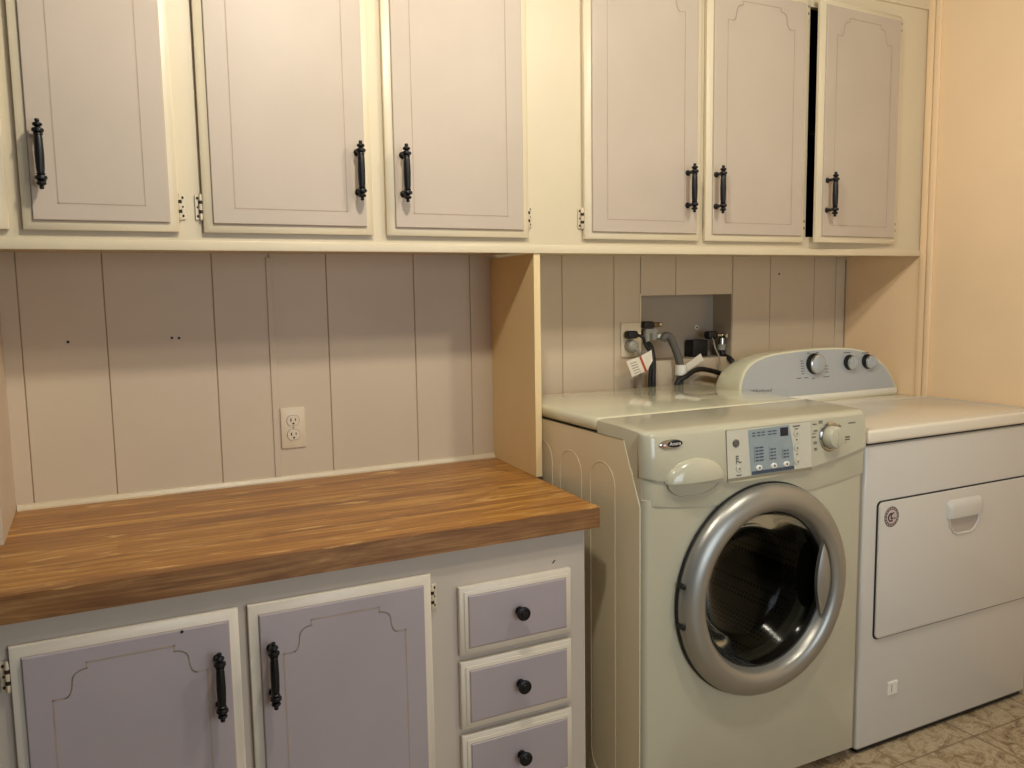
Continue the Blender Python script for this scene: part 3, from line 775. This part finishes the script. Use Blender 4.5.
# console
outl = [(.748, .912), (.752, .955), (.757, .985), (.765, 1.006), (.780, 1.030), (.800, 1.048), (.830, 1.063), (.870, 1.074), (.92, 1.081), (1.0, 1.086), (1.10, 1.089), (1.20, 1.088),
        (1.27, 1.083), (1.32, 1.074), (1.36, 1.060), (1.395, 1.040), (1.428, 1.013), (1.453, .985), (1.470, .955), (1.479, .930), (1.481, .912)]
ccx = 1.11
def yfc(z): return -.252+(z-.912)*.14
def ringc(s, dyy, clip=.9125, back_=None):
    r = []
    for x, z in outl:
        X = ccx+(x-ccx)*s[0]; Z = .912+(z-.912)*s[1]
        r.append((X, (back_ if back_ is not None else yfc(Z))+dyy, Z))
    return r
cn = MB()
cn.loft('washer_top_lit', [ringc((.985, .90), 0, back_=-.125), ringc((.998, .97), 0, back_=-.150), ringc((1, .995), .050), ringc((1, 1), .010), ringc((.998, .998), .002), ringc((.994, .990), -.002), ringc((.984, .972), -.003)], cap=True)
cn.build('console', dy, angle=40)
pf = MB()
pts = [p for p in ringc((.980, .965), -.0036) if p[2] > .936]
lo = .936
P_ = [(pts[0][0]-.001, yfc(lo)-.0036, lo)]+pts+[(pts[-1][0]+.002, yfc(lo)-.0036, lo)]
pf.poly('greyconsole', P_)
pl = MB(); pl.box('white',   .753, 1.4755, -.257, -.235, .9175, .9355, .003, 2); pl.box('black', .756, 1.465, -.252, -.23, .9115, .918); pl.build('console_strip', dy)
for (x, z, r) in ((1.085, 1.038, .033), (1.250, 1.034, .0245), (1.338, 1.033, .0245)):
    k = MB(); yk = yfc(z)-.0036
    k.lathe('black', [(r*1.08, 0), (r*1.06, -.006), (r*.98, -.016), (r*.93, -.020)], 'y', (x, yk, z), 32)
    k.lathe('chrome', [(r*.98, -.0165), (r*.97, -.021), (r*.90, -.0225)], 'y', (x, yk, z), 32)
    k.lathe('greyconsole', [(r*.92, -.0215), (r*.85, -.0228), (0, -.023)], 'y', (x, yk, z), 32)
    k.box('greyconsole', x-.002, x+.002, yk-.026, yk-.022, z-r*.8, z+r*.8, .001, 1)
    k.build('control_knob', dy)
pm = pf
CS = .028
def cm(x0, x1, z0, z1): pm.poly('print', [(x0-CS, yfc(z0)-.0042, z0), (x1-CS, yfc(z0)-.0042, z0), (x1-CS, yfc(z1)-.0042, z1), (x0-CS, yfc(z1)-.0042, z1)])
for k in range(6): cm(1.052, 1.066, 1.006+k*.0085, 1.0085+k*.0085)
for k in range(3): cm(1.160, 1.176, 1.006+k*.010, 1.0085+k*.010)
for (x0, x1, z) in ((1.030, 1.050, .992), (1.062, 1.082, .992), (1.098, 1.112, .988), (1.150, 1.178, .990), (1.085, 1.10, 1.073), (1.125, 1.140, 1.073), (1.255, 1.290, 1.0665), (1.345, 1.378, 1.0615)): cm(x0, x1, z, z+.0028)
pf.build('console_face', dy)
text('Whirlpool', .022, (.842, yfc(.962)-.0042, .961), 'print', dy, 'lettering', shear=.2)

# ------------------------------------------------------------------ plumbing things in the recess
t = thing('water_valve', 'dark water valve with wide lever at the left of the wall recess', 'valve', (.590, .02, 1.16))
MB().tube('brass', [(.600, .10, 1.150), (.600, .0, 1.150)], .010, 12).build('pipe', t)
b = MB(); b.tube('grey_plastic', [(.598, .0, 1.166), (.598, .0, 1.128)], .016, 14); b.tube('grey_plastic', [(.570, .0, 1.160), (.570, .0, 1.112)], .013, 14); b.box('grey_plastic', .558, .612, -.012, .012, 1.148, 1.166, .004, 2)
b.lathe('white', [(.010, 0), (.010, -.012), (0, -.013)], 'z', (.610, -.018, 1.146), 12); b.build('valve_body', t)
b = MB(); b.box('black', .550, .590, -.020, .012, 1.168, 1.190, .005, 2); b.box('brass', .590, .622, -.018, .010, 1.170, 1.186, .004, 2); b.lathe('chrome', [(.005, 0), (.005, -.004), (0, -.004)], 'y', (.612, -.018, 1.179), 10); b.build('lever', t)
t = thing('water_valve', 'dark and chrome water valve at the right end of the wall recess', 'valve', (.90, .04, 1.12))
b = MB(); b.tube('brass', [(.905, .10, 1.128), (.905, .03, 1.128)], .010, 12); b.tube('chrome', [(.892, .03, 1.130), (.932, .03, 1.128)], .009, 12); b.build('pipe', t)
b = MB(); b.tube('chrome', [(.916, .03, 1.120), (.916, .03, 1.098)], .013, 14); b.tube('grey_plastic', [(.916, .03, 1.098), (.916, .03, 1.078)], .015, 14); b.build('valve_body', t)
b = MB(); b.box('black', .848, .886, .015, .045, 1.118, 1.146, .006, 2); b.build('lever', t)
b = MB(); b.lathe('chrome', [(.008, 0), (.008, -.01), (0, -.011)], 'y', (.925, .02, 1.128), 12); b.build('cap', t)
t = tag(MB().box('black', .803, .868, .045, .09, NZ0+.001, NZ0+.06, .003, 2).build('junction_box', origin=(.835, .07, NZ0)), 'small black box sitting on the ledge of the wall recess', 'box')
b = MB(); b.lathe('white', [(.009, 0), (.008, -.003), (0, -.0035)], 'y', (.860, .0995, 1.157), 14); b.lathe('black', [(.004, -.0036), (0, -.0042)], 'y', (.860, .0995, 1.157), 10)
tag(b.build('pipe_stub', origin=(.860, .0995, 1.157)), 'tiny capped pipe stub on the recess back wall', 'pipe')
def ribbed(k0, amp): return lambda t: k0+amp*(1 if int(t*90) % 2 else 0)
t = thing('drain_hose', 'thick grey drain hose arching out of the wall recess', 'hose', (.686, -.02, .75))
MB().tube('grey_hose', [(.616, -.024, 1.126), (.620, -.029, 1.137), (.630, -.031, 1.141), (.643, -.031, 1.134), (.660, -.031, 1.108), (.677, -.031, 1.07), (.687, -.031, 1.036), (.688, -.031, 1.00), (.682, -.028, .95), (.68, -.0138, .78)], .0135, 12, sub=6).build('tube', t)
MB().lathe('white', [(.0135, .003), (.0195, .003), (.0195, .038), (.0135, .038)], 'z', (.690, -.031, 1.003), 20).build('clamp', t)
h1 = MB().tube('black', [(.571, 0, 1.120), (.570, -.025, 1.100), (.566, -.04, 1.06), (.563, -.045, 1.00), (.560, -.045, .80)], .011, 12, sub=5).build('water_hose', origin=(.56, -.045, .8))
tag(h1, 'straight black water hose dropping from the left valve behind the washer', 'hose')
h3 = MB().tube('black', [(.650, -.057, .80), (.646, -.057, .93), (.655, -.058, .985), (.690, -.060, 1.004), (.737, -.045, 1.019), (.780, -.04, 1.021), (.855, -.038, 1.002), (.913, -.038, .975), (.93, -.04, .8)], .0085, 12, sub=6).build('water_hose', origin=(.66, -.05, .8))
tag(h3, 'curved black water hose running sideways behind the washer toward the dryer', 'hose')
h4 = MB().tube('black', [(.916, .03, 1.079), (.920, .022, 1.058), (.925, -.022, 1.03), (.930, -.025, .90), (.930, -.025, .80)], .0095, 12, sub=5).build('water_hose', origin=(.92, -.02, .8))
tag(h4, 'black hose hanging from the chrome valve at the right of the recess', 'hose')
# plugs and cords
t = thing('power_plug', 'black power plug with its cord in the upper outlet socket', 'plug', (.50, -.02, 1.15))
MB().box('black', .472, .512, -.040, -.0095, 1.136, 1.162, .008, 3).build('plug_body', t)
MB().tube('black', [(.508, -.03, 1.148), (.524, -.045, 1.140), (.532, -.05, 1.112), (.545, -.055, 1.088), (.545, -.06, 1.05), (.538, -.062, 1.0), (.536, -.058, .80)], .0052, 8, sub=5).build('cord', t)
t = thing('power_plug', 'grey power plug with a hanging cord in the lower outlet socket', 'plug', (.50, -.02, 1.11))
MB().lathe('grey_plastic', [(.021, -.0095), (.022, -.02), (.019, -.032), (.012, -.038), (0, -.039)], 'y', (.498, 0, 1.111), 18).build('plug_body', t)
MB().tube('grey_plastic', [(.500, -.034, 1.106), (.512, -.04, 1.092), (.520, -.035, 1.06), (.523, -.028, 1.0), (.523, -.028, .80)], .0048, 8, sub=5).build('cord', t)
wt = MB(); y = -.072
Q = [(.440, 1.068), (.497, 1.082), (.538, 1.100), (.543, 1.064), (.522, 1.034), (.463, 1.016)]
wt.prism('paper', Q, 'y', y, y+.0006)
wt.poly('red', [(.489, y-.0003, 1.080), (.497, y-.0003, 1.082), (.521, y-.0003, 1.033), (.512, y-.0003, 1.031)])
for k in range(5): wt.poly('grey_plastic', [(.455+k*.004, y-.0003, 1.060-k*.008), (.480+k*.004, y-.0003, 1.066-k*.008), (.480+k*.004, y-.0003, 1.063-k*.008), (.455+k*.004, y-.0003, 1.057-k*.008)])
wt.tube('grey_plastic', [(.512, -.0695, 1.088), (.514, -.055, 1.094), (.514, -.041, 1.090)], .001, 6)
tag(wt.build('warning_tag', origin=(.49, y, 1.06)), 'white paper warning tag with a red stripe tied to the grey plug cord', 'tag')
pt = MB(); c_ = Vector((.738, -.034, 1.042)); R3 = Matrix.Translation(c_) @ Matrix.Rotation(math.radians(-28), 4, 'Y')
pt.box('paper', -.044, .044, -.0009, .0009, -.014, .014, mat=R3); pt.box('grey_plastic', -.040, .038, -.0012, -.0008, -.013, -.0115, mat=R3)
tag(pt.build('paper_tag', origin=c_), 'folded white paper tag sticking out beside the drain hose clamp', 'tag')
w1 = MB().tube('grey_plastic', [(.866, .03, 1.128), (.858, .004, 1.115), (.852, -.012, 1.09), (.868, -.016, 1.05), (.862, -.016, 1.0), (.85, -.016, .80)], .0024, 8, sub=5).build('thin_cable', origin=(.85, -.01, .8))
tag(w1, 'thin grey cable hanging in front of the black box in the recess', 'cable')

# ------------------------------------------------------------------ ceiling light
LX, LY = -.56, -1.24
lt = thing('ceiling_light', 'small round frosted ceiling light above the middle of the room', 'ceiling light', (LX, LY, CEIL))
MB().lathe('white', [(0, 0), (.11, 0), (.11, -.02), (.10, -.024)], 'z', (LX, LY, CEIL), 32).build('light_base', lt)
ml = bpy.data.lights.new('ceiling_bulb', 'POINT'); ml.energy = 33; ml.color = (1, .94, .84); ml.shadow_soft_size = .045
lo_ = bpy.data.objects.new('ceiling_bulb', ml); COL.objects.link(lo_); lo_.location = (LX, LY, CEIL-.10)
def area(name, loc, target, sx, sy, e, col):
    l = bpy.data.lights.new(name, 'AREA'); l.shape = 'RECTANGLE'; l.size = sx; l.size_y = sy; l.energy = e; l.color = col
    o = bpy.data.objects.new(name, l); COL.objects.link(o); o.location = loc
    o.rotation_euler = (Vector(target)-Vector(loc)).to_track_quat('-Z', 'Y').to_euler(); return o
area('window_daylight', (.1, -3.5, 1.2), (.1, 0, 1.0), 1.3, 1.2, 20, (.74, .85, 1))
l2 = bpy.data.lights.new('second_bulb', 'POINT'); l2.energy = 24; l2.color = (1, .94, .82); l2.shadow_soft_size = .06
l2o = bpy.data.objects.new('second_bulb', l2); COL.objects.link(l2o); l2o.location = (.42, -1.52, CEIL-.07)
w = bpy.data.worlds.new('world'); scene.world = w; w.use_nodes = True
bg = w.node_tree.nodes['Background']; bg.inputs[0].default_value = (.75, .82, 1, 1); bg.inputs[1].default_value = .15

# ------------------------------------------------------------------ camera
cd = bpy.data.cameras.new('camera'); cam = bpy.data.objects.new('camera', cd); COL.objects.link(cam)
cd.sensor_width = 36; cd.lens = 833.67/1024*36; cd.clip_start = .02
yw, pt_, rl = math.radians(26.4933), math.radians(6.3011), math.radians(-.8897)
fw = Vector((math.sin(yw)*math.cos(pt_), math.cos(yw)*math.cos(pt_), -math.sin(pt_)))
rt = Vector((math.cos(yw), -math.sin(yw), 0)); up = rt.cross(fw)
rt2 = rt*math.cos(rl)+up*math.sin(rl); up2 = up*math.cos(rl)-rt*math.sin(rl)
R = Matrix((rt2, up2, -fw)).transposed().to_4x4()
cam.matrix_world = Matrix.Translation((-1.0742, -2.2878, 1.294)) @ R
scene.camera = cam
scene.view_settings.view_transform = 'Standard'; scene.view_settings.look = 'None'
scene.view_settings.exposure = .2
for o in scene.objects:
    if '_o' in o: del o['_o']
